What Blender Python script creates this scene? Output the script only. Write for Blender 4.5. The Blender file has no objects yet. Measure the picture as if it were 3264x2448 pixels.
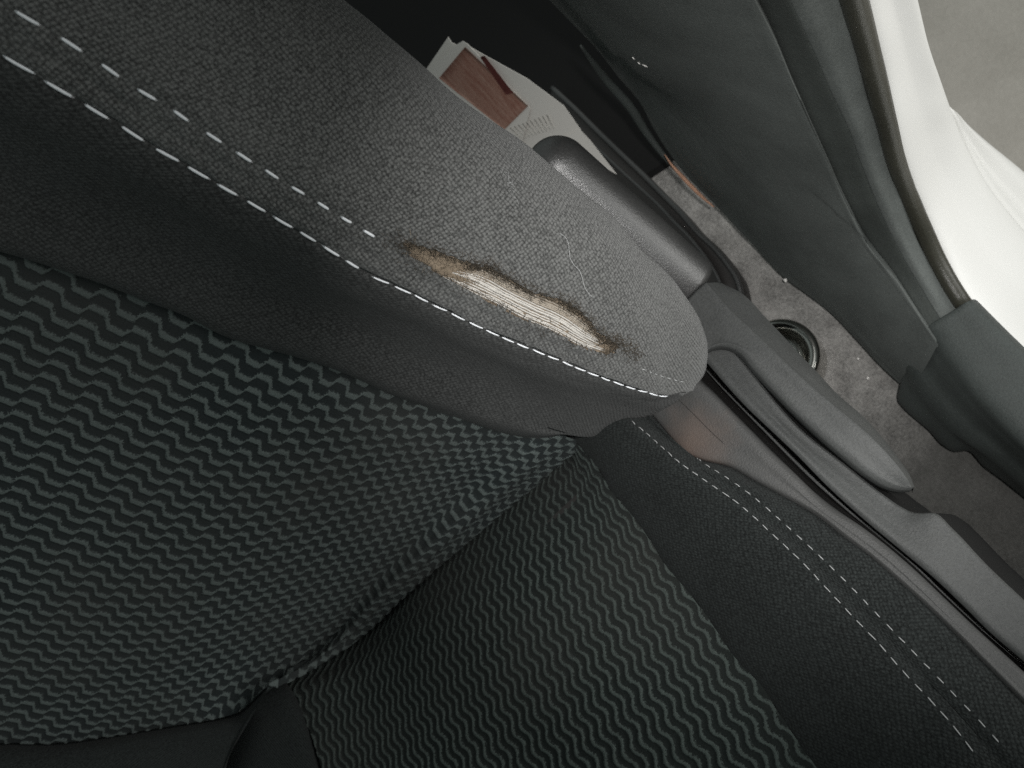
import bpy, bmesh, math, random
import numpy as np
from mathutils import Vector, Matrix, noise
from mathutils.bvhtree import BVHTree

random.seed(7); rng = np.random.default_rng(7)
scene = bpy.context.scene
COL = scene.collection

# ------------------------------------------------------------------ camera
# world: x = towards the front of the car, y = towards the open door, z = up; camera held above the door sill
PW, PH, FPX, CH = 3264., 2448., 2540., 0.80
_n = np.array([1668., -526., -2540.]); _r = np.array([-2345., 3390., -2540.])
_dn = _n / np.linalg.norm(_n); _up = -_dn
_re = _r - _dn * _r.dot(_dn); _re /= np.linalg.norm(_re)
_X = -_re; _Y = np.cross(_up, _X)
ROT = np.array([_X, _Y, _up])
CAM = np.array([0., 0., CH])
cd = bpy.data.cameras.new('camera'); cam = bpy.data.objects.new('camera', cd); COL.objects.link(cam)
m4 = Matrix.Identity(4)
for i in range(3):
    for j in range(3): m4[i][j] = ROT[i][j]
    m4[i][3] = CAM[i]
cam.matrix_world = m4
cd.sensor_width = 36.; cd.lens = 36. * FPX / PW; cd.clip_start = 0.01; cd.clip_end = 60
cd.dof.use_dof = True; cd.dof.focus_distance = 0.47; cd.dof.aperture_fstop = 12.
scene.camera = cam

# ------------------------------------------------------------------ world and lamps
w = bpy.data.worlds.new("World"); scene.world = w; w.use_nodes = True
bg = w.node_tree.nodes['Background']
bg.inputs['Color'].default_value = (0.87, 1.0, 0.97, 1); bg.inputs['Strength'].default_value = 0.22
def area(name, loc, tgt, size, power, color):
    l = bpy.data.lights.new(name, 'AREA'); l.shape = 'RECTANGLE'; l.size, l.size_y = size
    l.energy = power; l.color = color
    o = bpy.data.objects.new(name, l); COL.objects.link(o); o.location = loc
    o.rotation_euler = (Vector(tgt) - Vector(loc)).to_track_quat('-Z', 'Y').to_euler()
    return o
area('doorway_light', (0.55, 1.35, 0.62), (-0.22, 0.14, 0.08), (1.3, 0.7), 16, (1.0, 0.99, 0.96))
area('overhead_fill', (-0.05, 0.75, 2.2), (-0.25, 0.0, 0.0), (1.4, 0.8), 3.2, (1.0, 1.0, 0.98))  # unseen overhead fill, added for the round cap's reflection
sp = bpy.data.lights.new('phone_torch', 'SPOT'); sp.energy = 13.5; sp.color = (1.0, .984, .962); sp.shadow_soft_size = .012
sp.spot_size = math.radians(62); sp.spot_blend = 1.0
spo = bpy.data.objects.new('phone_torch', sp); COL.objects.link(spo); spo.location = (.015, .045, .815)
spo.rotation_euler = (Vector((-.215, -.025, .27)) - spo.location).to_track_quat('-Z', 'Y').to_euler()
scene.view_settings.view_transform = 'Standard'; scene.view_settings.look = 'None'
scene.view_settings.exposure = 0.0; scene.view_settings.gamma = 1.0
scene.render.engine = 'CYCLES'
scene.cycles.max_bounces = 6
scene.cycles.use_denoising = False                              # keep the fine grain of a dim phone picture

# ------------------------------------------------------------------ placing helpers
def ray(px, py): return ROT @ np.array([px - PW/2, -(py - PH/2), -FPX])
def P(px, py, z):                                   # the point at height z seen along that sight line
    d = ray(px, py); return CAM + d * ((z - CH) / d[2])
NB = np.array([1, 0, .45]); NB = NB / np.linalg.norm(NB); PB0 = np.array([-.24, 0, .27])
UPB = np.array([-.45, 0, 1.]); UPB = UPB / np.linalg.norm(UPB)
def PB(px, py, h):                                  # the point standing h in front of the reclined backrest plane
    d = ray(px, py); return CAM + d * (((PB0 - CAM) @ NB + h) / (d @ NB))
def proj(pts):
    c = (np.asarray(pts) - CAM) @ ROT
    return np.stack([PW/2 + FPX*c[:, 0]/-c[:, 2], PH/2 - FPX*c[:, 1]/-c[:, 2]], 1)
def lin(*a): return a
def hl(pts, h):                                     # backrest line: px pairs and one h or a list of h
    n = len(pts); hh = np.interp(np.linspace(0, 1, n), np.linspace(0, 1, len(h)), h) if hasattr(h, '__len__') else [h]*n
    return np.array([PB(p[0], p[1], q) for p, q in zip(pts, hh)])
def zl(pts, z):
    n = len(pts)
    if hasattr(z, '__len__') and len(z) != n: z = np.interp(np.linspace(0, 1, n), np.linspace(0, 1, len(z)), z)
    zz = z if hasattr(z, '__len__') else [z]*n
    return np.array([P(p[0], p[1], q) for p, q in zip(pts, zz)])
def spline(pts, n, t=None, dens=None):
    pts = np.asarray(pts, float)
    d = np.linalg.norm(np.diff(pts, axis=0), axis=1) + 1e-9
    s = np.concatenate([[0], np.cumsum(d)])
    m = np.zeros_like(pts)
    sl = np.diff(pts, axis=0) / d[:, None]
    m[0], m[-1] = sl[0], sl[-1]
    if len(pts) > 2:
        m[1:-1] = (sl[:-1]*d[1:, None] + sl[1:]*d[:-1, None]) / (d[1:] + d[:-1])[:, None]
    q = (np.linspace(0, 1, n) if t is None else np.asarray(t)) * s[-1]
    k = np.clip(np.searchsorted(s, q, side='right') - 1, 0, len(d) - 1)
    u = ((q - s[k]) / d[k])[:, None]; h = d[k][:, None]
    return ((2*u**3 - 3*u**2 + 1)*pts[k] + (u**3 - 2*u**2 + u)*h*m[k] + (-2*u**3 + 3*u**2)*pts[k+1] + (u**3 - u**2)*h*m[k+1])
def grow(l, start=None, end=None):                             # carry a line on past what the picture shows
    if start is not None: l = np.vstack([l[0] + np.array(start), l])
    if end is not None: l = np.vstack([l, l[-1] + np.array(end)])
    return l
def mixl(a, b, t, n=24): return spline(a, n)*(1-t) + spline(b, n)*t
def surf(lines, nu, nv, sharp=()):
    if sharp:
        cuts = [0] + sorted(sharp) + [len(lines)-1]; cuts = sorted(set(cuts)); out = []
        n = max(4, nv//len(lines))
        for a, b in zip(cuts[:-1], cuts[1:]):
            g, _ = surf(lines[a:b+1], nu, max(3, n*(b-a)))
            out.append(g if not out else g[1:])
        return np.concatenate(out, 0), None
    A = np.array([spline(l, nu) for l in lines])                 # lines x nu x 3
    # across: one shared parameter
    d = np.linalg.norm(np.diff(A, axis=0), axis=2).mean(1) + 1e-5
    s = np.concatenate([[0], np.cumsum(d)]); s /= s[-1]
    t = np.linspace(0, 1, nv)
    t = np.unique(np.concatenate([t, s]))
    K, L = len(lines), len(t)
    dd = np.diff(s)
    sl = np.diff(A, axis=0) / dd[:, None, None]
    m = np.zeros_like(A); m[0], m[-1] = sl[0], sl[-1]
    if K > 2:
        w0, w1 = dd[1:, None, None], dd[:-1, None, None]
        m[1:-1] = (sl[:-1]*w0 + sl[1:]*w1) / (w0 + w1)
    k = np.clip(np.searchsorted(s, t, side='right') - 1, 0, K - 2)
    u = ((t - s[k]) / dd[k])[:, None, None]; h = dd[k][:, None, None]
    G = (2*u**3 - 3*u**2 + 1)*A[k] + (u**3 - 2*u**2 + u)*h*m[k] + (-2*u**3 + 3*u**2)*A[k+1] + (u**3 - u**2)*h*m[k+1]
    return G, t                                                  # nv x nu x 3
def normals(G):
    du = np.gradient(G, axis=1); dv = np.gradient(G, axis=0)
    n = np.cross(du, dv); n /= (np.linalg.norm(n, axis=2, keepdims=True) + 1e-12)
    tocam = CAM - G
    if (n * tocam).sum(2).mean() < 0: n = -n
    return n
def arc_uv(G):
    su = np.concatenate([np.zeros((G.shape[0], 1)), np.cumsum(np.linalg.norm(np.diff(G, axis=1), axis=2), 1)], 1)
    sv = np.concatenate([np.zeros((1, G.shape[1])), np.cumsum(np.linalg.norm(np.diff(G, axis=0), axis=2), 0)], 0)
    su = su - su[:, -1:]                                         # measured from the far end of every line
    return np.stack([su, sv], 2)
def link(o, parent=None):
    COL.objects.link(o)
    if parent is not None: o.parent = parent
    return o
def mesh_obj(name, verts, faces, mat, parent=None, uv=None, smooth=True):
    me = bpy.data.meshes.new(name)
    me.from_pydata([tuple(v) for v in verts], [], faces)
    if uv is not None:
        lay = me.uv_layers.new(name='UVMap')
        idx = np.zeros(len(me.loops), dtype=np.int32); me.loops.foreach_get('vertex_index', idx)
        lay.data.foreach_set('uv', np.asarray(uv, dtype=np.float32)[idx].ravel())
    me.update()
    if smooth: me.polygons.foreach_set('use_smooth', [True]*len(me.polygons))
    me.materials.append(mat)
    return link(bpy.data.objects.new(name, me), parent)
def grid_faces(nv, nu, keep=None, flip=False):
    a = (np.arange(nv-1)[:, None]*nu + np.arange(nu-1)[None, :]).ravel()
    f = np.stack([a, a+1, a+nu+1, a+nu], 1)
    if flip: f = f[:, ::-1]
    if keep is not None: f = f[keep.ravel()]
    return f.tolist()
def grid_obj(name, G, mat, parent=None, uv=None, keep=None):
    nv, nu = G.shape[:2]
    du = np.gradient(G, axis=1); dv = np.gradient(G, axis=0)
    flip = (np.cross(du, dv) * (CAM - G)).sum() < 0
    if uv is None: uv = arc_uv(G)
    return mesh_obj(name, G.reshape(-1, 3), grid_faces(nv, nu, keep, flip), mat, parent, uv.reshape(-1, 2))
def tube_arrays(path, rad, sides=6, cap=True):
    path = np.asarray(path, float); n = len(path)
    rad = np.full(n, rad) if not hasattr(rad, '__len__') else np.asarray(rad)
    T = np.gradient(path, axis=0); T /= np.linalg.norm(T, axis=1, keepdims=True) + 1e-12
    ref = np.array([0.13, 0.31, 0.94]); V = []
    for i in range(n):
        a = np.cross(T[i], ref); a /= np.linalg.norm(a); b = np.cross(T[i], a)
        for k in range(sides):
            g = 2*math.pi*k/sides; V.append(path[i] + rad[i]*(math.cos(g)*a + math.sin(g)*b))
    F = []
    for i in range(n-1):
        for k in range(sides):
            k2 = (k+1) % sides; F.append((i*sides+k, i*sides+k2, (i+1)*sides+k2, (i+1)*sides+k))
    if cap:
        F.append(tuple(range(sides))[::-1]); F.append(tuple((n-1)*sides+k for k in range(sides)))
    return V, F
def tube_obj(name, path, rad, mat, parent=None, sides=8):
    V, F = tube_arrays(path, rad, sides); return mesh_obj(name, V, F, mat, parent)
def inpoly(p, poly):
    x, y = p[:, 0], p[:, 1]; c = np.zeros(len(p), bool); n = len(poly)
    for i in range(n):
        x0, y0 = poly[i]; x1, y1 = poly[i-1]
        c ^= ((y0 > y) != (y1 > y)) & (x < (x1-x0)*(y-y0)/((y1-y0) or 1e-9) + x0)
    return c
def bvh_of(o):
    me = o.data; return BVHTree.FromPolygons([v.co for v in me.vertices], [tuple(p.vertices) for p in me.polygons])
def on(bvh, px, py, off=0.0):
    d = Vector(ray(px, py)).normalized(); loc, n, i, t = bvh.ray_cast(Vector(CAM), d)
    if loc is None: return None, None
    if n.dot(d) > 0: n = -n
    return loc + n*off, n
def fbm(p, s, o=3): return noise.fractal(Vector(p)*s, 1.0, 2.0, o, noise_basis='PERLIN_ORIGINAL')
def tag(o, label=None, cat=None, group=None, kind=None):
    for k, v in (('label', label), ('category', cat), ('group', group), ('kind', kind)):
        if v: o[k] = v
    return o
def empty(name, loc, label, cat, group=None):
    o = bpy.data.objects.new(name, None); o.empty_display_size = .02; COL.objects.link(o); o.location = loc
    bpy.context.view_layer.update()
    return tag(o, label, cat, group)
def adopt(o, root):                                             # keep world place under a moved root
    o.parent = root; o.matrix_parent_inverse = Matrix.Translation(-Vector(root.location)); return o

# ------------------------------------------------------------------ materials
class NT:
    def __init__(s, name):
        s.m = bpy.data.materials.new(name); s.m.use_nodes = True; s.t = s.m.node_tree
        s.b = s.t.nodes['Principled BSDF']; s.o = s.t.nodes['Material Output']
    def n(s, typ, **kw):
        x = s.t.nodes.new(typ)
        for k, v in kw.items(): setattr(x, k, v)
        return x
    def l(s, a, b): s.t.links.new(a, b)
    def math(s, op, a, b=None, c=None):
        x = s.n('ShaderNodeMath', operation=op)
        for i, v in enumerate((a, b, c)):
            if v is None: continue
            if isinstance(v, (int, float)): x.inputs[i].default_value = v
            else: s.l(v, x.inputs[i])
        return x.outputs[0]
    def ramp(s, fac, stops, interp='LINEAR'):
        r = s.n('ShaderNodeValToRGB'); r.color_ramp.interpolation = interp
        e = r.color_ramp.elements
        while len(e) < len(stops): e.new(0.5)
        for el, (p, c) in zip(e, stops):
            el.position = p; el.color = (c, c, c, 1) if isinstance(c, (int, float)) else tuple(c) + (1,)
        s.l(fac, r.inputs[0]); return r.outputs[0]
    def noise(s, scale, vec=None, detail=3., rough=.6):
        x = s.n('ShaderNodeTexNoise'); x.inputs['Scale'].default_value = scale
        x.inputs['Detail'].default_value = detail; x.inputs['Roughness'].default_value = rough
        if vec is not None: s.l(vec, x.inputs['Vector'])
        return x.outputs['Fac']
    def mix(s, fac, a, b, mode='MIX'):
        x = s.n('ShaderNodeMix', data_type='RGBA', blend_type=mode)
        for v, i in ((fac, 0), (a, 6), (b, 7)):
            if isinstance(v, (int, float)): x.inputs[i].default_value = v
            elif isinstance(v, tuple): x.inputs[i].default_value = v + (1,)
            else: s.l(v, x.inputs[i])
        return x.outputs[2]
    def bump(s, h, strength, dist, prev=None):
        b = s.n('ShaderNodeBump'); b.inputs['Strength'].default_value = strength; b.inputs['Distance'].default_value = dist
        s.l(h, b.inputs['Height'])
        if prev is not None: s.l(prev, b.inputs['Normal'])
        return b.outputs[0]
    def pos(s): return s.n('ShaderNodeTexCoord').outputs['Object']
    def uv(s): return s.n('ShaderNodeTexCoord').outputs['UV']
    def set(s, **kw):
        for k, v in kw.items():
            i = s.b.inputs[k.replace('_', ' ')]
            if isinstance(v, tuple): i.default_value = v + (1,)
            elif isinstance(v, (int, float)): i.default_value = v
            else: s.l(v, i)
        return s.m

def mat_knit(name, base, pitch=.0026, dust=.25, contrast=.5, sheen=.2):
    """plain dark knit: pebbled stitches in staggered rows, a little dust"""
    t = NT(name); uv = t.uv()
    mp = t.n('ShaderNodeMapping'); mp.inputs['Rotation'].default_value = (0, 0, .5)
    t.l(uv, mp.inputs['Vector'])
    v = t.n('ShaderNodeTexVoronoi', feature='F1'); v.inputs['Scale'].default_value = 1/pitch; v.inputs['Randomness'].default_value = .38
    t.l(mp.outputs[0], v.inputs['Vector'])
    dots = t.ramp(v.outputs['Distance'], [(0.0, 1.0), (.25, .75), (.56, 0.0)])
    fine = t.noise(850., t.pos(), 3., .8)
    big = t.noise(22., t.pos(), 4., .6)
    sx = t.n('ShaderNodeSeparateXYZ'); t.l(uv, sx.inputs[0])
    ph = t.math('ADD', t.math('MULTIPLY', sx.outputs[0], .55), t.math('MULTIPLY', sx.outputs[1], .95))
    ph = t.math('ADD', ph, t.math('MULTIPLY', big, .004))
    rib = t.math('ADD', t.math('MULTIPLY', t.math('SINE', t.math('MULTIPLY', ph, 2*math.pi/.0022)), .5), .5)
    rm = t.ramp(t.math('ADD', sx.outputs[0], .5), [(.30, 0.), (.44, .85)])
    mx = t.n('ShaderNodeMix'); t.l(rm, mx.inputs[0]); t.l(dots, mx.inputs[2]); t.l(rib, mx.inputs[3]); dots = mx.outputs[0]
    k = t.math('ADD', t.math('MULTIPLY', dots, contrast), t.math('MULTIPLY', fine, 1.1))
    k = t.math('ADD', k, t.math('MULTIPLY', big, dust))
    lo = tuple(c*.30 for c in base); hi = tuple(c*1.75 for c in base)
    c = t.mix(t.ramp(k, [(.52, 0.), (1.12, 1.)] if contrast > .4 else [(.50, 0.), (1.05, 1.)]), lo, hi)
    nb = t.bump(dots, .6, .0007); nb = t.bump(fine, .75, .0008, nb)
    m = t.set(Base_Color=c, Roughness=.92, Normal=nb, Sheen_Weight=sheen, Sheen_Roughness=.5, Specular_IOR_Level=.2)
    t.b.inputs['Sheen Tint'].default_value = (1, 1, 1, 1)
    return m
ZB = dict(zu=.0256, zv=.0115, za=.60, st=[(0., 1.), (.36, .93), (.46, .04), (.82, 0.), (1., 1.)])
ZC = dict(zu=.0190, zv=.0076, za=.52, st=[(0., .5), (.12, .88), (.25, 1.), (.38, .88), (.5, .5), (.62, .12), (.75, 0.), (.88, .12), (1., .5)])
def zig(u, v, q):                                                # the woven band: 1 on the raised light rib
    t = np.mod(u/q['zu'], 1.); wv = np.interp(t, [a for a, _ in q['st']], [b for _, b in q['st']])
    b = np.mod(v/q['zv'] + q['za']*wv, 1.)
    return np.clip((.5 - np.abs(b - .5) - .31)/.10 + .5, 0, 1)
def mat_zigzag(name, q, light, dark):
    ZU, ZV, ZA, ZST = q['zu'], q['zv'], q['za'], q['st']
    t = NT(name); uv = t.uv()
    jn = t.n('ShaderNodeTexNoise'); jn.inputs['Scale'].default_value = 700.; jn.inputs['Detail'].default_value = 2.
    t.l(t.pos(), jn.inputs['Vector'])
    sx = t.n('ShaderNodeSeparateXYZ'); t.l(uv, sx.inputs[0]); sj = t.n('ShaderNodeSeparateColor'); t.l(jn.outputs['Color'], sj.inputs[0])
    U = t.math('ADD', sx.outputs[0], t.math('MULTIPLY', t.math('SUBTRACT', sj.outputs[0], .5), .0042))
    V = t.math('ADD', sx.outputs[1], t.math('MULTIPLY', t.math('SUBTRACT', sj.outputs[1], .5), .0036))
    tt = t.math('FLOORED_MODULO', t.math('DIVIDE', U, ZU), 1.)
    wv = t.ramp(tt, ZST)
    b = t.math('FLOORED_MODULO', t.math('ADD', t.math('DIVIDE', V, ZV), t.math('MULTIPLY', wv, ZA)), 1.)
    e = t.math('SUBTRACT', .5, t.math('ABSOLUTE', t.math('SUBTRACT', b, .5)))
    band = t.ramp(e, [(.27, 0.), (.38, 1.)])
    fine = t.noise(1300., t.pos(), 2., .7)
    wide = t.noise(9., t.pos(), 3., .5)
    L = t.mix(fine, tuple(c*.45 for c in light), tuple(c*1.45 for c in light))
    Dk = t.mix(fine, tuple(c*.5 for c in dark), tuple(c*1.6 for c in dark))
    c = t.mix(band, Dk, L)
    c = t.mix(t.math('MULTIPLY', t.ramp(wide, [(.35, 0.), (.7, 1.)]), .35), c, (.055, .052, .048), 'MIX')
    nb = t.bump(fine, .7, .0008)
    return t.set(Base_Color=c, Roughness=.95, Normal=nb, Sheen_Weight=.03, Specular_IOR_Level=.15)
def mat_plastic(name, base, rough=.5, grain=620., gb=.6, spec=.4, warm=False):
    t = NT(name)
    g = t.noise(grain, t.pos(), 3., .75); b = t.noise(14., t.pos(), 4., .6)
    c = t.mix(t.ramp(t.math('ADD', t.math('MULTIPLY', g, .5), t.math('MULTIPLY', b, .5)), [(.3, 0.), (.7, 1.)]), tuple(x*.6 for x in base), tuple(x*1.4 for x in base))
    r = t.math('ADD', t.math('MULTIPLY', b, .2), rough - .1)
    return t.set(Base_Color=c, Roughness=r, Normal=t.bump(g, gb, .0005), Specular_IOR_Level=spec)
def mat_plain(name, base, rough=.6, spec=.5, var=.25, scale=60., bump=0., coat=0.):
    t = NT(name); g = t.noise(scale, t.pos(), 4., .65)
    c = t.mix(g, tuple(x*(1-var) for x in base), tuple(min(1, x*(1+var)) for x in base))
    kw = dict(Base_Color=c, Roughness=rough, Specular_IOR_Level=spec)
    if bump: kw['Normal'] = t.bump(g, bump, .0006)
    if coat: kw['Coat_Weight'] = coat
    return t.set(**kw)

M = {}
M['knit'] = mat_knit('dark_knit_fabric', (.074, .075, .073), .0022, .20, .42)
M['knit_dark'] = mat_knit('black_knit_fabric', (.0185, .0212, .0208), .0024, .15, .3, .03)
M['zigc'] = mat_zigzag('zigzag_cushion_fabric', ZC, (.078, .096, .089), (.017, .021, .020))
M['zig'] = mat_zigzag('zigzag_fabric', ZB, (.110, .131, .127), (.020, .025, .026))
M['knit_in'] = mat_knit('darker_inner_knit_fabric', (.040, .041, .0405), .0026, .2, .35, .08)
M['thread2'] = mat_plain('grey_white_thread', (.34, .345, .345), .7, .3, .15, 900., .3)
M['thread'] = mat_plain('white_thread', (.78, .80, .83), .7, .3, .12, 900., .4)
M['trim'] = mat_plastic('grained_grey_plastic', (.060, .060, .058), .50)
M['lever'] = mat_plastic('grained_lever_plastic', (.058, .060, .059), .55)
M['bar'] = mat_plastic('smooth_grained_plastic', (.038, .038, .0375), .38, 620., .6, 1.)
M['pillar'] = mat_plastic('charcoal_pillar_plastic', (.100, .109, .104), .75, 620., .5)
M['band'] = mat_plastic('shaded_band_plastic', (.046, .052, .048), .75)
M['sill'] = mat_plastic('charcoal_sill_plastic', (.056, .064, .061), .6, 620., .5)
M['rubber'] = mat_plastic('black_rubber', (.040, .039, .030), .34)
M['gloss'] = mat_plain('glossy_black_plastic', (.010, .010, .009), .10, .6, .1)
M['chrome'] = NT('dark_chrome').set(Base_Color=(.50, .49, .46), Metallic=1., Roughness=.14)
M['paint'] = mat_plain('white_car_paint', (.78, .775, .755), .42, .4, .012, 6.)
M['strip'] = mat_plain('black_strip_plastic', (.024, .022, .021), .45, .5, .25, 300., .2)
M['mat'] = mat_plain('black_shade_fill', (.010, .010, .010), .9, .2, .3, 500., .4)
M['paper'] = mat_plain('greyish_white_paper', (.70, .675, .635), .75, .3, .08, 500., .1)
def mat_print():
    t = NT('brown_red_print'); p = t.pos()
    q0, q1, q2 = P(1398, 249, .21), P(1483, 149, .23), P(1607, 413, .17)
    ac = (q1 - q0)/np.linalg.norm(q1 - q0); al = (q2 - q0)/np.linalg.norm(q2 - q0)
    da = t.n('ShaderNodeVectorMath', operation='DOT_PRODUCT'); t.l(p, da.inputs[0]); da.inputs[1].default_value = tuple(ac*260)
    dl = t.n('ShaderNodeVectorMath', operation='DOT_PRODUCT'); t.l(p, dl.inputs[0]); dl.inputs[1].default_value = tuple(al*22)
    cx = t.n('ShaderNodeCombineXYZ'); t.l(da.outputs['Value'], cx.inputs[0]); t.l(dl.outputs['Value'], cx.inputs[1])
    a = t.noise(1., cx.outputs[0], 4., .7); b = t.noise(420., p, 3., .7)
    c = t.mix(t.ramp(t.math('ADD', t.math('MULTIPLY', a, .7), t.math('MULTIPLY', b, .3)), [(.34, 0.), (.66, 1.)]), (.24, .095, .068), (.42, .27, .215))
    return t.set(Base_Color=c, Roughness=.7, Specular_IOR_Level=.3)
M['print'] = mat_print()
M['print_dark'] = mat_plain('dark_red_print', (.10, .026, .022), .7, .3, .35, 160.)
M['ink'] = mat_plain('faint_grey_ink', (.57, .55, .51), .8, .2, .35, 900.)
M['sliver'] = mat_plain('pale_orange_scrap', (.42, .24, .16), .6, .4, .3, 120.)
M['foam'] = mat_plain('tan_worn_foam', (.185, .148, .110), .95, .1, .6, 500., .8)
M['cord'] = mat_plain('cream_cord', (.445, .425, .395), .9, .2, .25, 160., .5)
M['cord2'] = mat_plain('tan_cord', (.30, .265, .222), .9, .2, .3, 160., .5)
M['fray'] = mat_plain('frayed_brown_fibre', (.062, .053, .042), .95, .1, .5, 300.)
M['frayt'] = mat_plain('frayed_tan_fibre', (.24, .195, .145), .95, .1, .4, 300.)
M['crumb'] = mat_plain('white_crumb', (.75, .73, .70), .8, .2, .1)

def mat_carpet():
    t = NT('grey_needlefelt_carpet'); p = t.pos()
    a = t.noise(380., p, 5., .8); b = t.noise(38., p, 4., .6); f = t.noise(1500., p, 2., .7)
    k = t.math('ADD', t.math('ADD', t.math('MULTIPLY', a, .5), t.math('MULTIPLY', b, .35)), t.math('MULTIPLY', f, .35))
    c = t.mix(t.ramp(k, [(.44, 0.), (.74, 1.)]), (.070, .068, .065), (.47, .455, .435))
    # shade on the front carpet painted into its colour, with a ragged edge
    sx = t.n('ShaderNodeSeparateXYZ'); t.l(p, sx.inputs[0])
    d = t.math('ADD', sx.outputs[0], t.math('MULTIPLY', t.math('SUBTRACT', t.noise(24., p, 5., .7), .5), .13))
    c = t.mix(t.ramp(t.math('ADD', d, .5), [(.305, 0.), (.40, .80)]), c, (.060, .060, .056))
    return t.set(Base_Color=c, Roughness=1., Specular_IOR_Level=.1, Normal=t.bump(k, .9, .002))
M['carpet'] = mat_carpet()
def mat_concrete():
    t = NT('grey_concrete'); p = t.pos()
    a = t.noise(9., p, 6., .65); b = t.noise(160., p, 4., .7); s = t.noise(420., p, 1., .5)
    c = t.mix(t.ramp(t.math('ADD', t.math('MULTIPLY', a, .6), t.math('MULTIPLY', b, .4)), [(.35, 0.), (.65, 1.)]), (.40, .375, .335), (.50, .47, .425))
    c = t.mix(t.ramp(s, [(.70, 0.), (.76, .5)]), c, (.42, .40, .36))
    return t.set(Base_Color=c, Roughness=.85, Normal=t.bump(b, .3, .002))
M['concrete'] = mat_concrete()
def mat_trim_reflection():
    t = NT('grained_plastic_with_warm_reflection'); p = t.pos()
    g = t.noise(900., p, 2., .6); b = t.noise(14., p, 4., .6)
    c = t.mix(t.ramp(t.math('ADD', t.math('MULTIPLY', g, .5), t.math('MULTIPLY', b, .5)), [(.3, 0.), (.7, 1.)]), (.042, .0425, .042), (.076, .0755, .074))
    # warm reflection next to the seat fabric, painted in as a brown tint
    d = t.n('ShaderNodeVectorMath', operation='DISTANCE'); t.l(p, d.inputs[0]); q = P(2195, 1425, .286); d.inputs[1].default_value = tuple(q)
    r = t.math('ADD', d.outputs['Value'], t.math('MULTIPLY', t.math('SUBTRACT', t.noise(60., p, 4., .7), .5), .03))
    c = t.mix(t.ramp(r, [(.002, .42), (.036, 0.)]), c, (.19, .125, .095))
    return t.set(Base_Color=c, Roughness=.58, Normal=t.bump(g, .6, .0006), Specular_IOR_Level=.4)
M['trim'] = mat_trim_reflection()

# ------------------------------------------------------------------ setting
def box_plane(name, x0, x1, y0, y1, z, mat, kind):
    n = 2; V = [(x0, y0, z), (x1, y0, z), (x1, y1, z), (x0, y1, z)]
    o = mesh_obj(name, V, [(0, 1, 2, 3)], mat, smooth=False); o['kind'] = kind; return o
box_plane('ground', -6, 6, -6, 6, -.36, M['concrete'], 'structure')
# carpet: gently uneven felt between seat and sill
nx, ny = 150, 110
xs = np.linspace(-1.5, .8, nx); ys = np.linspace(-1.8, .055, ny)
cv = [(x, y, .006*fbm((x, y, 0), 6.)*1.0 - .002) for y in ys for x in xs]
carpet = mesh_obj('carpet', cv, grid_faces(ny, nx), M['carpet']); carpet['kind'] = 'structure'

# ------------------------------------------------------------------ car seat
seat = empty('seat_assembly', (-.15, -.30, .05), 'dark grey fabric car seat with zigzag centre, white stitching and a torn side bolster', 'car seat')

# --- backrest side bolster
R1 = [(-300, -10), (0, 169), (119, 241), (209, 298), (298, 350), (383, 400), (467, 455), (626, 547), (845, 674), (1003, 767), (1180, 878), (1328, 944), (1476, 1018), (1623, 1085), (1771, 1144), (1918, 1203), (2066, 1252), (2125, 1264), (2172, 1251)]
R2 = [(-280, -175), (10, 12), (191, 119), (271, 169), (358, 229), (437, 283), (534, 341), (676, 435), (815, 524), (945, 604), (1079, 686), (1220, 772), (1400, 868), (1600, 975), (1800, 1075), (1950, 1140), (2045, 1175), (2110, 1200), (2180, 1210)]
LIP = [(-350, 640), (0, 765), (348, 880), (560, 965), (700, 1030), (860, 1085), (1094, 1158), (1300, 1248), (1480, 1312), (1640, 1362), (1741, 1382)]
SIL = [(600, -420), (850, -205), (1092, 0), (1225, 111), (1365, 221), (1476, 325), (1667, 457), (1785, 553), (1918, 664), (2066, 812), (2154, 900), (2213, 989)]
TIP = PB(2080, 1225, -.045)
def bend_end(a, tgt, m=9):
    a = a.copy(); d = tgt - a[-1]; w = np.clip((np.arange(len(a)) - (len(a)-1-m))/m, 0, 1)
    return a + (w**2)[:, None]*d
def close(l, end, eh): return np.vstack([l, PB(end[0], end[1], eh), TIP])
R1[-1] = (2166, 1256); R2[-1] = (2194, 1222)
r1 = hl(R1, [.066, .066, .066, .064, .050]); r2 = hl(R2, [.068, .068, .068, .066, .046])
lip = hl(LIP, [.012, .012, .012, .016]); sil = hl(SIL, [.008, .008, .008, .006])
under = hl([(p[0] - 10, p[1] + 34) for p in LIP], [-.012, -.012, -.012, -.03])
r1, r2, lip, sil, under = [grow(l, UPB*.16) for l in (r1, r2, lip, sil, under)]
L = [np.vstack([under, TIP]), np.vstack([lip, TIP])]
for t_, dh, ep, eh in ((.16, -.004, (1858, 1388), .016), (.36, -.010, (1970, 1360), .022), (.62, -.007, (2068, 1322), .032), (.84, .001, (2130, 1284), .042)):
    a = mixl(lip, r1, t_, 30) + NB*dh
    a = bend_end(a, PB(ep[0], ep[1], eh))
    L.append(np.vstack([a, TIP]))
L.append(np.vstack([r1, TIP]))
L.append(np.vstack([mixl(r1, r2, .5, 30) + NB*.0005, TIP]))
L.append(np.vstack([r2, TIP]))
for t_, dh, ep, eh in ((.3, .012, (2226, 1166), .040), (.6, .020, (2239, 1090), .030), (.85, .018, (2232, 1032), .020)):
    a = mixl(r2, sil, t_, 30) + NB*dh*np.clip((1 - np.linspace(0, 1, 30))*5, .3, 1)[:, None]
    a = bend_end(a, PB(ep[0], ep[1], eh))
    L.append(np.vstack([a, TIP]))
L.append(np.vstack([sil, TIP]))
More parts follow.
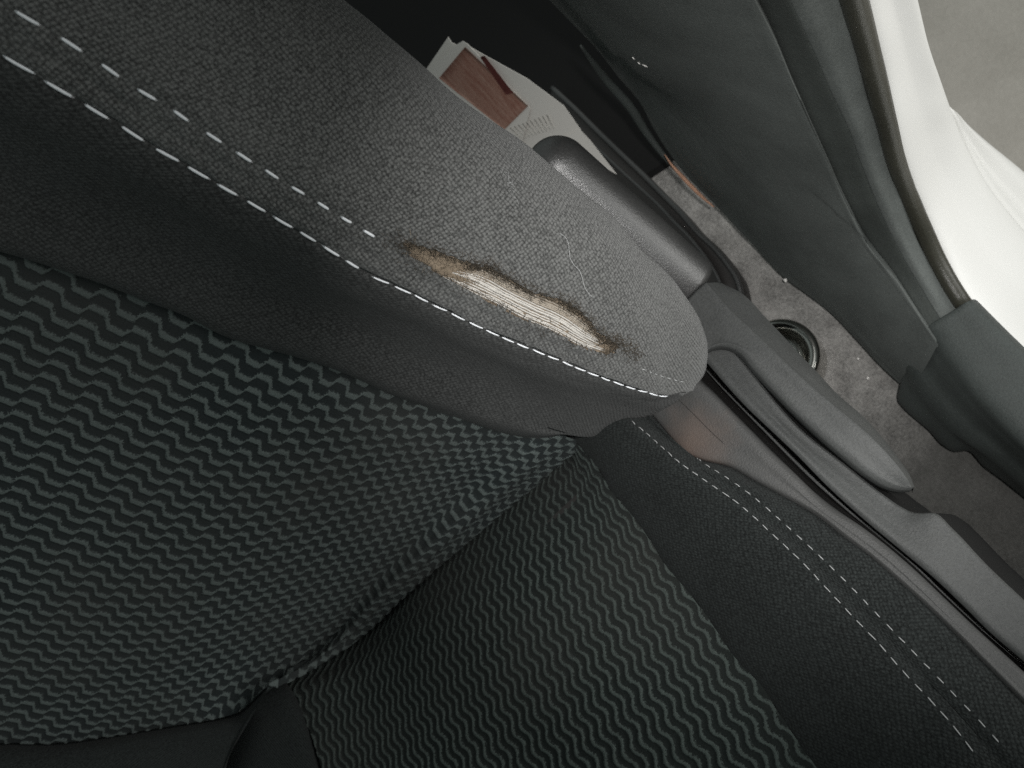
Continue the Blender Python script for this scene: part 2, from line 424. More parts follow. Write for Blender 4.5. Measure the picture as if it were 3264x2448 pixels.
L.append(np.vstack([sil - NB*.035 + np.array([0, -.012, 0]), TIP]))
L.append(np.vstack([sil - NB*.085 + np.array([0, -.04, 0]), TIP]))
G, tv = surf(L, 600, 230)
N = normals(G); UV = arc_uv(G)
# seam valley and puckers between the two stitch rows, soft wrinkles elsewhere
A = proj(G.reshape(-1, 3)).reshape(G.shape[0], G.shape[1], 2)
bol0 = bvh_tmp = None
def dist_poly(pts, poly):
    poly = spline(np.array(poly, float), 90); d = np.full(len(pts), 1e9)
    for i in range(len(poly)-1):
        a, b = poly[i], poly[i+1]; ab = b - a
        tt = np.clip(((pts - a) @ ab)/(ab @ ab), 0, 1); d = np.minimum(d, np.linalg.norm(pts - a - tt[:, None]*ab, axis=1))
    return d.reshape(G.shape[:2])
flat = A.reshape(-1, 2)
MIDR = [((a[0]+b[0])/2, (a[1]+b[1])/2) for a, b in zip(spline(np.array(R1, float), 30), spline(np.array(R2, float), 30))]
d1, d2, dm = dist_poly(flat, R1), dist_poly(flat, R2), dist_poly(flat, MIDR)
nz = np.array([[fbm((G[i, j]), 70., 3) for j in range(G.shape[1])] for i in range(G.shape[0])])
nw = np.array([[noise.noise(Vector(G[i, j])*28.) for j in range(G.shape[1])] for i in range(G.shape[0])])
disp = -.0011*np.exp(-(d1/14.)**2) - .0007*np.exp(-(d2/14.)**2) - .0011*np.exp(-(dm/14.)**2)*(.6 + 1.2*nz)
disp += .0012*nz*np.exp(-(dm/70.)**2) + .0016*nw
TEAR = [(1284, 772), (1349, 788), (1414, 808), (1488, 836), (1530, 848), (1558, 846), (1590, 868), (1623, 888), (1672, 920), (1722, 938), (1787, 952), (1815, 970), (1840, 986), (1876, 1020), (1902, 1056), (1940, 1082), (1966, 1098), (1956, 1120), (1926, 1128), (1846, 1102), (1762, 1056), (1672, 1017), (1588, 972), (1498, 931), (1424, 888), (1364, 851), (1314, 820)]
TEAR_IN = TEAR
dT = dist_poly(flat, TEAR + TEAR[:1])
inside = inpoly(flat, TEAR).reshape(G.shape[:2])
nT = np.array([[noise.noise(Vector(G[i, j])*420.) for j in range(G.shape[1])] for i in range(G.shape[0])])
disp += np.where(inside, 0., .0014*np.exp(-(dT/20.)**2)*(1 + nT) + .0009*nT*np.exp(-(dT/60.)**2))   # curled, matted edge round the tear
GB = G + N*disp[..., None]
cen = (A[:-1, :-1] + A[1:, 1:])/2
cut = inpoly(cen.reshape(-1, 2) + 7*nT[:-1, :-1].reshape(-1, 1), TEAR).reshape(cen.shape[:2])
front = (N[:-1, :-1]*(CAM - G[:-1, :-1])).sum(2) > 0
bolster = adopt(grid_obj('backrest_bolster', GB, M['knit'], None, UV, keep=~(cut & front)), seat)
bolster.data.materials.append(M['knit_in'])
mi = np.zeros(len(bolster.data.polygons), np.int32)
_ii = np.nonzero(~(cut & front).ravel())[0]
_seam = np.argmin(d1, axis=0)                                    # darker material below the lower stitch row
mi[:] = ((_ii // (GB.shape[1]-1)) < _seam[_ii % (GB.shape[1]-1)])
bolster.data.polygons.foreach_set('material_index', mi)
bolster['label'] = 'worn side bolster of the backrest with a frayed tear beside its seam'
bv_full = BVHTree.FromPolygons([Vector(v) for v in GB.reshape(-1, 3)], grid_faces(*GB.shape[:2]))
# exposed lining below the tear
near = ((dT < 46) | inside)
ii, jj = np.where(near & np.pad(front, ((0, 1), (0, 1)), mode='edge'))
i0, i1, j0, j1 = ii.min(), ii.max()+1, jj.min(), jj.max()+1
GF = (G + N*(-.0026 + .0011*nT[..., None]*1.0 + .0006*nz[..., None]))[i0:i1, j0:j1]
nr = near[i0:i1, j0:j1]
foam = grid_obj('foam_lining', GF, M['foam'], None, UV[i0:i1, j0:j1], keep=(nr[:-1, :-1] & nr[1:, 1:]))
foam.parent = bolster; foam['label'] = 'tan worn foam showing through the tear'
bv_foam = BVHTree.FromPolygons([Vector(v) for v in GF.reshape(-1, 3)], grid_faces(*GF.shape[:2]))
CT = spline(np.array([(1480, 858), (1560, 866), (1640, 912), (1722, 950), (1800, 985), (1868, 1035), (1932, 1088)], float), 40)
CB = spline(np.array([(1408, 878), (1498, 926), (1588, 967), (1672, 1012), (1762, 1051), (1846, 1097), (1926, 1122)], float), 40)
for k in range(13):
    f = (k + random.uniform(-.3, .3))/12.; path = []
    s0 = int(random.uniform(0, 5)); s1 = 40 - int(random.uniform(0, 4))
    for s in range(s0, s1):
        q = CB[s]*(1-f) + CT[s]*f
        p, n = on(bv_foam, q[0], q[1], .0002 + .0003*math.sin(s*.35 + k*2.1))
        if p: path.append(p)
    if len(path) > 6:
        pr = random.uniform(.00045, .00075)*np.clip(np.minimum(np.arange(len(path))+1, np.arange(len(path))[::-1]+1)/4., .3, 1.)
        c = tube_obj('cord', path, pr, M['cord'], None, 5); c.parent = bolster
        if k > 8: c.data.materials[0] = M['cord2']
# frayed fibres round the tear
def fibres(name, pts, count, lmin, lmax, rad, mat, bv, up=.6, spread=14, parent=None, label=None):
    V, F = [], []
    for _ in range(count):
        a = random.random()*(len(pts)-1); i = int(a); f = a - i
        q = (pts[i][0]*(1-f) + pts[i+1][0]*f + random.gauss(0, spread), pts[i][1]*(1-f) + pts[i+1][1]*f + random.gauss(0, spread))
        p, n = on(bv, q[0], q[1], -.0003)
        if p is None: continue
        d = Vector((random.gauss(0, 1), random.gauss(0, 1), random.gauss(0, 1))); d -= n*d.dot(n); d.normalize()
        Ls = random.uniform(lmin, lmax); d2 = Vector((random.gauss(0, 1), random.gauss(0, 1), random.gauss(0, 1)))*.5
        path = [p + (d*s + n*up*math.sin(s*2.6) + d2*s*s)*Ls for s in np.linspace(0, 1, 5)]
        v, fc = tube_arrays(path, [rad, rad, rad*.9, rad*.7, rad*.4], 3, False)
        o = len(V); V += v; F += [tuple(x+o for x in t_) for t_ in fc]
    ob = mesh_obj(name, V, F, mat); ob.parent = parent if parent else None; ob['kind'] = 'stuff'
    if label: ob['label'] = label
    return ob
TOP = TEAR[:17]; BOT = TEAR[17:] + TEAR[:1]
fibres('frayed_fibres', TOP, 1500, .0012, .0038, .00010, M['fray'], bv_full, .55, 9, bolster, 'matted dark brown fibres along the tear edge')
fibres('frayed_fibres', BOT, 420, .001, .003, .00010, M['fray'], bv_full, .4, 7, bolster)
fibres('frayed_fibres', [(1290, 780), (1400, 830), (1480, 870), (1560, 880)], 300, .0015, .0045, .00014, M['frayt'], bv_foam, .5, 16, bolster, 'tan fibres over the foam')
fibres('frayed_fibres', [(1790, 990), (1870, 1040), (1920, 1085), (1945, 1105)], 110, .0015, .0040, .00014, M['frayt'], bv_foam, .5, 9, bolster)
fibres('frayed_fibres', [(1925, 1080), (1975, 1090), (2010, 1110), (2030, 1140)], 170, .0015, .0045, .00016, M['fray'], bv_full, .6, 12, bolster)
fibres('frayed_fibres', [(1290, 780), (1235, 765), (1340, 850), (1600, 985), (1900, 1130)], 160, .001, .003, .00014, M['fray'], bv_full, .3, 16, bolster)

# --- stitches: one mesh, one object per stitch
def stitch_mesh(r):
    zs = np.linspace(-.5, .5, 7); rr = np.array([.25, .8, 1., 1., 1., .8, .25])*r
    V, F = [], []
    for i, z in enumerate(zs):
        dip = .0011*(abs(z)*2)**3
        for k in range(6):
            g = 2*math.pi*k/6; V.append((z, rr[i]*math.cos(g), rr[i]*.75*math.sin(g) - dip))
    for i in range(6):
        for k in range(6): F.append((i*6+k, i*6+(k+1) % 6, (i+1)*6+(k+1) % 6, (i+1)*6+k))
    F.append(tuple(range(6))[::-1]); F.append(tuple(36+k for k in range(6)))
    me = bpy.data.meshes.new('stitch'); me.from_pydata(V, [], F); me.update()
    me.polygons.foreach_set('use_smooth', [True]*len(me.polygons)); me.materials.append(M['thread']); return me
def stitches(pxline, bv, parent, me, pitch0, pitch1, duty, skip=lambda f: False, lift=.0003):
    pts = []
    for q in spline(np.array(pxline, float), 500):
        p, n = on(bv, q[0], q[1], lift)
        if p is not None: pts.append((np.array(p), n))
    xyz = np.array([p for p, _ in pts]); s = np.concatenate([[0], np.cumsum(np.linalg.norm(np.diff(xyz, axis=0), axis=1))])
    a = 0.
    while True:
        f = a/s[-1]; pt = pitch0 + (pitch1 - pitch0)*f; ln = pt*duty*random.uniform(.9, 1.07)
        if a + ln > s[-1]: break
        p0 = Vector([np.interp(a, s, xyz[:, i]) for i in range(3)]); p1 = Vector([np.interp(a + ln, s, xyz[:, i]) for i in range(3)])
        k = min(len(pts)-1, np.searchsorted(s, a + ln/2)); n = pts[k][1]
        if not skip(f):
            x = (p1 - p0); Lx = x.length; x.normalize()
            x = (x + n*random.gauss(0, .02) + n.cross(x)*random.gauss(0, .03)).normalized()
            y = n.cross(x).normalized(); z = x.cross(y)
            mw = Matrix(((x.x*Lx, y.x, z.x, 0), (x.y*Lx, y.y, z.y, 0), (x.z*Lx, y.z, z.z, 0), (0, 0, 0, 1)))
            mw.translation = (p0 + p1)/2 + n*random.uniform(-.0001, .0003)
            o = bpy.data.objects.new('stitch', me); COL.objects.link(o); o.parent = parent; o.matrix_local = mw
        a += pt
ST = stitch_mesh(.00074); ST2 = stitch_mesh(.00030); ST2.materials[0] = M['thread2']
ST3 = stitch_mesh(.00052)
stitches(R1[:11], bv_full, bolster, ST, .0165, .0130, .92)
stitches(R1[10:-1] + [(2170, 1253)], bv_full, bolster, ST3, .0125, .0100, 1.08)
stitches(R2[:11] + [(1150, 729), (1240, 782)], bv_full, bolster, ST, .0172, .0125, .66)
stitches(R2[16:], bv_full, bolster, ST2, .007, .006, .7)

# --- backrest centre panel with woven zigzag
M0 = [(-400, 560), (0, 735), (348, 858), (560, 940), (700, 1005), (860, 1060), (1094, 1132), (1300, 1222), (1480, 1285), (1700, 1355), (1832, 1398)]
M4 = [(-400, 2395), (0, 2368), (214, 2366), (348, 2346), (447, 2330), (597, 2306), (696, 2289), (760, 2270), (810, 2228), (848, 2186)]
CR = [(1832, 1398), (1758, 1463), (1595, 1604), (1432, 1739), (1270, 1880), (1107, 2032), (960, 2130), (848, 2186)]
a = hl(M0, [-.004, -.004, -.004, .000]); b = hl(M4, [.004, .002, .004, .012])
CH_ = -.028
crl = hl(CR, [.0, CH_, CH_, CH_, .0])
NL = 9; PL_ = []
cr_s = spline(crl, NL)
for k in range(NL):
    f = k/(NL-1.)
    if k == 0: l = spline(a, 40)
    elif k == NL-1: l = spline(b, 40)
    else:
        A2, B2 = np.array(spline(a, 40)), np.array(spline(b, 40)); pa2, pb2 = proj(A2), proj(B2)
        c2 = proj(cr_s[k:k+1])[0]; pm = pa2*(1-f) + pb2*f
        tt = np.linspace(0, 1, 40)
        pm = pm + (c2 - pm[-1])*tt[:, None]**1.3
        dep = CH_*np.clip((tt - .50)/.42, 0, 1)**2*(3 - 2*np.clip((tt - .50)/.42, 0, 1)) + .006*np.exp(-((tt - .5)/.25)**2) - .006*math.sin(math.pi*f)
        edge = min(1., 4*f, 4*(1-f)); dep = dep*edge + .0085*np.exp(-((tt - .965)/.030)**2)*min(1., 6*f, 6*(1-f)) - .004*np.exp(-((tt - .89)/.025)**2)*edge
        l = np.array([PB(p[0], p[1], q) for p, q in zip(pm, dep)])
    tail = np.array([l[-1] + np.array([.003, 0, -.010]), l[-1] + np.array([-.012, 0, -.030])])
    PL_.append(np.vstack([grow(l, UPB*.16), tail]))
Gp, tp = surf(PL_, 720, 520)
su = Gp @ UPB
uvp = np.stack([su, -Gp[..., 1]], 2)
# the cloth is drawn tighter towards the foot of the backrest
uvp[..., 0] = (su - .30)*1.0 + 1.25*(su - .60)**2*(su < .60)*-1.0
Np = normals(Gp)
zz = zig(uvp[..., 0], uvp[..., 1], ZB)
Gp2 = Gp + Np*((zz*.0011)[..., None])
panel = adopt(grid_obj('backrest_panel', Gp2, M['zig'], None, uvp), seat)
panel['label'] = 'backrest centre of black fabric woven with grey zigzag bands'
# --- far bolster of the backrest (dark, bottom left)
nb0 = hl(M4, -.004); nb1 = hl([(p[0]-6, p[1]+30) for p in M4], [.014, .014, .016, .018]); nb2 = hl([(p[0]-18, p[1]+110) for p in M4[:-2]] + [(750, 2365), (735, 2400)], [.03, .03, .03, .03]); nb3 = hl([(p[0]-30, p[1]+260) for p in M4[:-2]] + [(700, 2520), (680, 2560)], .04); nb4 = hl([(p[0]-40, p[1]+500) for p in M4], .03)
Gn, _ = surf([nb0, nb1, nb2, nb3, nb4], 120, 60)
adopt(grid_obj('backrest_bolster', Gn, M['knit_dark']), seat)['label'] = 'plain black bolster on the inner side of the backrest'

# --- cushion centre panel
K0 = [(1790, 1360), (1850, 1420), (1911, 1492), (1941, 1551), (2005, 1625), (2057, 1694), (2126, 1802), (2189, 1877), (2286, 2009), (2344, 2095), (2424, 2180), (2487, 2278), (2600, 2440), (2720, 2620)]
K4 = [(800, 2110), (865, 2185), (920, 2205), (945, 2235), (970, 2294), (995, 2344), (1020, 2430), (1070, 2620)]
k0 = zl(K0, [.262, .268, .270, .272, .275]); k4 = zl(K4, [.262, .266, .268, .270])
k0, k4 = grow(k0, None, (.22, 0, .008)), grow(k4, None, (.22, 0, .008))
KL = []
for k in range(9):
    f = k/8.; l = mixl(k0, k4, f, 40)
    st = np.linspace(0, 1, 40)[:, None]
    if 0 < k < 8:
        c = spline(crl, 9)[k] + np.array([-.018, 0, -.046]); l = l + (c - l[0])*(1-st)**5
    l[:, 2] += .012*math.sin(math.pi*f)*np.minimum(1, st[:, 0]*4) - .005*math.exp(-((f-.46)/.05)**2)*np.clip((st[:, 0]-.3)*4, 0, 1)
    KL.append(l)
Gc, _ = surf(KL, 680, 460)
uvc = np.stack([Gc[..., 0], -Gc[..., 1]], 2)
Gc2 = Gc + normals(Gc)*((zig(uvc[..., 0], uvc[..., 1], ZC)*.0011)[..., None])
cush = adopt(grid_obj('cushion_panel', Gc2, M['zigc'], None, uvc), seat)
cush['label'] = 'seat cushion centre with grey zigzag bands running forward'

# --- cushion side bolster with double stitching
RA = [(1960, 1300), (2010, 1340), (2057, 1379), (2103, 1419), (2160, 1470), (2229, 1519), (2367, 1616), (2458, 1699), (2556, 1791), (2636, 1877), (2710, 1957), (2802, 2052), (2871, 2132), (2974, 2241), (3031, 2305), (3135, 2440), (3290, 2640)]
RB = [(2060, 1330), (2110, 1370), (2175, 1425), (2246, 1479), (2315, 1522), (2395, 1579), (2498, 1668), (2598, 1759), (2699, 1857), (2808, 1971), (2916, 2083), (3031, 2203), (3122, 2298), (3232, 2420), (3420, 2640)]
TL = [(2040, 1285), (2103, 1361), (2140, 1405), (2172, 1442), (2229, 1468), (2321, 1492), (2401, 1537), (2498, 1590), (2601, 1651), (2681, 1714), (2767, 1780), (2859, 1860), (3000, 1990), (3150, 2140), (3300, 2295), (3560, 2560)]
zA = [.280, .296, .300, .302, .304]
ra = zl(RA, zA); rb = zl(RB, [.276, .292, .297, .300, .303]); tl = zl(TL, [.272, .283, .286, .289, .293])
ra, rb, tl = [grow(l, None, (.22, 0, .004)) for l in (ra, rb, tl)]
bl = [k0 + np.array([0, -.006, -.008]), k0 + np.array([0, .0005, .001]), mixl(k0, ra, .35) + np.array([0, 0, .006]), mixl(k0, ra, .7) + np.array([0, 0, .006]), ra, mixl(ra, rb, .5) + np.array([0, 0, -.0010]), rb, mixl(rb, tl, .5) + np.array([0, 0, .002]), tl, tl + np.array([0, .005, -.012]), tl + np.array([0, .006, -.04])]
Gk, _ = surf(bl, 420, 130)
Gk = Gk + normals(Gk)*np.array([[.0012*noise.noise(Vector(Gk[i, j])*30.) for j in range(Gk.shape[1])] for i in range(Gk.shape[0])])[..., None]
cb = adopt(grid_obj('cushion_bolster', Gk, M['knit_dark']), seat)
cb['label'] = 'black cushion bolster with two fine rows of white stitching'
bv_k = bvh_of(cb)
stitches(RA[1:-1], bv_k, cb, ST2, .0078, .0085, .86)
stitches(RB[2:-1], bv_k, cb, ST2, .0080, .0088, .68)
# --- inner bolster of the cushion, a dark wedge at the bottom
q0 = zl([(872, 2135), (945, 2212), (985, 2300), (1015, 2400), (1075, 2620)], .258)
q1 = zl([(838, 2140), (925, 2206), (966, 2300), (995, 2400), (1050, 2620)], .272)
q2 = zl([(806, 2180), (850, 2285), (870, 2380), (880, 2460), (890, 2640)], .288)
q3 = zl([(782, 2225), (750, 2350), (730, 2420), (715, 2480), (690, 2660)], .286)
q4 = zl([(770, 2260), (715, 2350), (690, 2420), (670, 2480), (640, 2660)], .25)
Gq, _ = surf([q0, q1, q2, q3, q4], 60, 50)
adopt(grid_obj('cushion_bolster', Gq, M['knit_dark']), seat)['label'] = 'plain black bolster on the inner side of the cushion'

# --- plastic side trim along the cushion
T3 = [(2120, 1120), (2165, 1170), (2206, 1210), (2253, 1250), (2320, 1318), (2388, 1386), (2442, 1443), (2515, 1510), (2624, 1613), (2739, 1688), (2813, 1745), (2920, 1838), (3000, 1915), (3110, 2020), (3230, 2130), (3500, 2390)]
T4 = [(2150, 1090), (2210, 1150), (2260, 1205), (2300, 1248), (2370, 1318), (2442, 1392), (2530, 1482), (2640, 1583), (2770, 1690), (2880, 1782), (2955, 1855), (3072, 1968), (3200, 2080), (3480, 2340)]
T5 = [(2180, 1080), (2229, 1130), (2270, 1175), (2310, 1222), (2380, 1298), (2460, 1374), (2540, 1450), (2640, 1552), (2750, 1652), (2870, 1752), (2977, 1842), (3080, 1940), (3146, 2006), (3263, 2108), (3500, 2315)]
T7 = [(2240, 1020), (2300, 1080), (2352, 1140), (2400, 1200), (2450, 1262), (2544, 1367), (2687, 1482), (2802, 1573), (2870, 1620), (2905, 1636), (2930, 1638), (2974, 1638), (3031, 1688), (3145, 1808), (3260, 1917), (3500, 2145)]
ztr = [.270, .282, .285, .287, .290]
t1 = zl(TL, ztr) + np.array([0, .0015, 0]); t3 = zl(T3, [.276, .283, .286, .288, .288]); t4 = zl(T4, [.250, .258, .262, .270, .276]); t5 = zl(T5, [.270, .275, .277, .279, .280]); t7 = zl(T7, [.268, .272, .273, .275, .276])
t1, t3, t4, t5, t7 = [grow(l, None, (.22, 0, .002)) for l in (t1, t3, t4, t5, t7)]
e_ = np.array
low = [t1 + e_([0, -.004, -.012]), t1, t1 + e_([0, .001, .0012]), mixl(t1, t3, .5) + e_([0, 0, .0012]), t3 + e_([0, -.0012, .0004]), t3, t3 + e_([0, .0012, -.0018]), mixl(t3, t4, .35) + e_([0, 0, -.007])]
Gt, _ = surf(low, 260, 80, (1, 5))
trim = adopt(grid_obj('side_trim', Gt, M['trim']), seat)
gap = [mixl(t3, t4, .30) + e_([0, 0, -.006]), mixl(t3, t4, .55) + e_([0, 0, -.018]), t4 + e_([0, 0, -.022]), mixl(t4, t5, .7) + e_([0, .002, -.020]), t5 + e_([0, .001, -.006])]  # black lining stands in for the shade down in the gap
Gg, _ = surf(gap, 120, 24)
adopt(grid_obj('groove', Gg, M['strip']), seat)['label'] = 'groove between the two trim mouldings, its shade put in as black'
refl_bead = spline(mixl(t4, t5, .15)[1:13] + e_([0, 0, -.012]), 40)  # added bead standing in for a bright reflection in the groove
adopt(tube_obj('ridge', refl_bead, .0011*np.sin(np.linspace(.3, math.pi-.1, 40)), M['lever'], None, 8), seat)
upr = [t5 + e_([0, .0006, -.012]), t5 + e_([0, -.0004, -.0018]), t5, t5 + e_([0, .0012, .0008]), mixl(t5, t7, .5) + e_([0, 0, .0010]), t7 + e_([0, -.0014, .0003]), t7, t7 + e_([0, .0009, -.0018])]
Gu, _ = surf(upr, 260, 80, (2, 6))
adopt(grid_obj('side_moulding', Gu, M['lever']), seat)['label'] = 'raised tongue of grey plastic running forward under the lever'
Gx, _ = surf([t7 + e_([0, .0007, -.0018]), t7 + e_([0, .0012, -.012]), t7 + e_([0, .004, -.07]), t7 + e_([0, .003, -.20])], 120, 30)  # black face below the moulding stands in for the slot's shade
adopt(grid_obj('slot_shade_face', Gx, M['mat']), seat)
trim['label'] = 'dark grey grained plastic trim along the cushion side, with a warm reflection painted in near the fabric'
# thin mould seam on the trim
bv_t = bvh_of(trim)
pth = [on(bv_t, q[0], q[1], .0000)[0] for q in spline(np.array([(2152, 1262), (2205, 1314), (2280, 1389), (2310, 1416)], float), 24)]
tube_obj('mould_seam', [p for p in pth if p], .00022, M['strip'], trim, 5).matrix_parent_inverse = Matrix.Translation(-Vector(seat.location)).inverted() @ Matrix.Translation(-Vector(seat.location))

# --- long rounded lever outside the trim
V0 = [(2120, 1020), (2180, 1100), (2236, 1147), (2270, 1126), (2308, 1119), (2340, 1130), (2388, 1183), (2462, 1262), (2562, 1362), (2661, 1451), (2761, 1531), (2810, 1559), (2858, 1571), (2900, 1566)]
V1 = [(2130, 1005), (2180, 1085), (2232, 1132), (2270, 1108), (2315, 1104), (2352, 1120), (2400, 1174), (2474, 1254), (2574, 1352), (2674, 1441), (2770, 1518), (2815, 1546), (2862, 1561), (2903, 1562)]
V2 = [(2165, 985), (2230, 1020), (2290, 1050), (2350, 1085), (2405, 1120), (2460, 1165), (2530, 1230), (2620, 1320), (2720, 1415), (2800, 1488), (2845, 1525), (2875, 1546), (2905, 1559)]
V3 = [(2249, 904), (2328, 994), (2390, 1050), (2442, 1098), (2490, 1145), (2560, 1210), (2661, 1297), (2755, 1375), (2830, 1450), (2868, 1495), (2893, 1530), (2908, 1556)]
V4 = [(2305, 905), (2363, 934), (2442, 1014), (2500, 1075), (2550, 1130), (2602, 1183), (2661, 1248), (2761, 1337), (2835, 1422), (2872, 1472), (2902, 1520), (2912, 1552)]
v0 = zl(V0, [.262, .264, .264, .262]); v1 = zl(V1, [.277, .281, .282, .270]); v2 = zl(V2, [.2775, .2815, .2820, .2705]); v3 = zl(V3, [.277, .281, .281, .270]); v4 = zl(V4, [.246, .250, .250, .260])
v5 = v4 + np.array([0, -.004, -.02]); vm = v0 + np.array([0, .003, -.012])
Gv, _ = surf([vm, v0, v1 + e_([0, -.0006, -.0012]), v1, v1 + e_([0, .0012, .0006]), v2, mixl(v2, v3, .92) + e_([0, 0, .0002]), v3, mixl(v3, v4, .10) + e_([0, .0003, 0]), mixl(v3, v4, .6) + e_([0, .0010, 0]), v4, v5], 220, 100, (1, 3, 10))
back = Gv[:, :1] + np.array([-.001, 0, -.03]); Gv = np.concatenate([back, Gv[:, :1] + np.array([-.0015, 0, -.001]), Gv], 1)
adopt(grid_obj('adjuster_lever', Gv, M['lever']), seat)['label'] = 'long rounded grey plastic adjuster lever beside the cushion trim'

# --- upright plastic cover behind the bolster
A0, A1 = P(1781, 540, .325), P(2190, 915, .225)
ax = (A1 - A0)/np.linalg.norm(A1 - A0); rad = .0235; path, rr = [], []
for s in np.linspace(0, 1, 14): path.append(A0 - ax*rad*1.05*math.cos(s*math.pi/2)); rr.append(rad*max(.02, math.sin(s*math.pi/2)))
for s in np.linspace(.04, 1, 30): path.append(A0 + (A1 - A0)*s*1.0); rr.append(rad*(1 + .10*s))
V, F = tube_arrays(path, rr, 40)
bar = adopt(mesh_obj('recliner_cover', V, F, M['bar']), seat)
bar['label'] = 'rounded black plastic cover standing behind the bolster'
# seat base: dark frame below everything, closes the gaps between cushion and floor
bm = bmesh.new(); bmesh.ops.create_cube(bm, size=1., matrix=Matrix.Translation((.06, -.325, .13)) @ Matrix.Diagonal((.60, .46, .20, 1)))
bmesh.ops.bevel(bm, geom=bm.edges[:], offset=.02, segments=3, affect='EDGES')
me = bpy.data.meshes.new('seat_base'); bm.to_mesh(me); bm.free(); me.materials.append(M['strip'])
adopt(link(bpy.data.objects.new('seat_base', me)), seat)
# backrest rear shell
bs = [PB(px, py, -.10) for px, py in ((-500, -300), (600, -500), (1700, 700), (1900, 1200), (850, 2180), (-500, 2400))]
bx = [(p + np.array([0, -.02, 0])) for p in bs]
V = bx + [p - NB*.03 for p in bx]
F = [tuple(range(6)), tuple(range(6, 12))[::-1]] + [(i, (i+1) % 6, 6+(i+1) % 6, 6+i) for i in range(6)]
adopt(mesh_obj('backrest_shell', V, F, M['strip'], smooth=False), seat)

# ------------------------------------------------------------------ things round the seat
# strip with piped edge on the carpet
E0 = [(1760, 280), (1830, 345), (1905, 420), (1985, 497), (2049, 558), (2103, 613), (2171, 681), (2225, 743), (2280, 794), (2320, 843), (2347, 884), (2361, 931), (2365, 1010)]
E1 = [(1740, 330), (1810, 392), (1890, 460), (1970, 535), (2052, 610), (2101, 656), (2144, 702), (2198, 756), (2239, 806), (2270, 850), (2295, 900), (2310, 950), (2320, 1010)]
E2 = [(1640, 420), (1700, 480), (1780, 560), (1850, 620), (1920, 700), (1980, 760), (2040, 810), (2100, 850), (2150, 900), (2200, 950), (2230, 990), (2260, 1030), (2290, 1060)]
zE = [.035, .030, .026, .024]
e0, e1, e2 = zl(E0, zE), zl(E1, [.040, .036, .032, .030]), zl(E2, [.040, .036, .032, .030])
strip = empty('edge_strip', P(2200, 800, .0), 'black plastic strip with piped rounded edge lying on the grey carpet', 'strip')
Gs, _ = surf([e0 + np.array([0, .003, -.03]), e0 + np.array([0, .002, -.004]), e0, mixl(e0, e1, .4) + np.array([0, 0, -.003]), mixl(e0, e1, .85) + np.array([0, 0, -.003]), e1, mixl(e1, e2, .15) + np.array([0, 0, -.002]), e2], 90, 50)
adopt(grid_obj('panel', Gs, M['strip']), strip)
adopt(tube_obj('piping', spline(e0, 60), .0032, M['bar'], None, 8), strip)
adopt(tube_obj('ridge', spline(e1, 60), .0018, M['bar'], None, 8), strip)

# glossy round cap
def lathe(prof, seg=56):
    V, F = [], []
    for r, z in prof:
        for k in range(seg): V.append((r*math.cos(2*math.pi*k/seg), r*math.sin(2*math.pi*k/seg), z))
    for i in range(len(prof)-1):
        for k in range(seg): F.append((i*seg+k, i*seg+(k+1) % seg, (i+1)*seg+(k+1) % seg, (i+1)*seg+k))
    return V, F
cpos = P(2482, 1142, .030)
cap = empty('round_cap', (cpos[0], cpos[1], 0.), 'glossy black round cap with ringed rim half hidden behind the lever', 'cap')
rim = [(.0385, 0.)] + [(.0335 + .0055*math.cos(t_), .030 + .007*math.sin(t_)) for t_ in np.linspace(-.2, math.pi, 12)] + [(.0265, .022), (.0225, .021)]
V, F = lathe(rim); o = mesh_obj('rim', V, F, M['chrome']); o.parent = cap
core = [(.0226, .020)] + [(.019 + .0036*math.cos(t_), .026 + .004*math.sin(t_)) for t_ in np.linspace(0, math.pi, 8)] + [(.014, .022), (.004, .020), (.0001, .020)]
V, F = lathe(core); o = mesh_obj('hub', V, F, M['chrome']); o.parent = cap

# folded printed leaflet lying behind the seat
def sheet(name, quad, mat, parent, nu=14, nv=10, bend=0., th=.0006):
    q = [np.array(p) for p in quad]; n = np.cross(q[1]-q[0], q[3]-q[0]); n /= np.linalg.norm(n)
    if n @ (CAM - q[0]) < 0: n = -n
    G_ = np.array([[((q[0]*(1-u)+q[1]*u)*(1-v) + (q[3]*(1-u)+q[2]*u)*v) + n*(bend*math.sin(math.pi*u)*.5 + bend*.5*math.sin(math.pi*v)) for u in np.linspace(0, 1, nu)] for v in np.linspace(0, 1, nv)])
    top = G_.reshape(-1, 3); bot = top - n*th; k = len(top)
    f = grid_faces(nv, nu); F_ = f + [tuple(x+k for x in t_[::-1]) for t_ in f]
    ring = [i for i in range(nu)] + [r*nu+nu-1 for r in range(1, nv)] + [(nv-1)*nu+i for i in range(nu-2, -1, -1)] + [r*nu for r in range(nv-2, 0, -1)]
    F_ += [(ring[i], ring[(i+1) % len(ring)], ring[(i+1) % len(ring)]+k, ring[i]+k) for i in range(len(ring))]
    return adopt(mesh_obj(name, np.vstack([top, bot]), F_, mat, None), parent), n
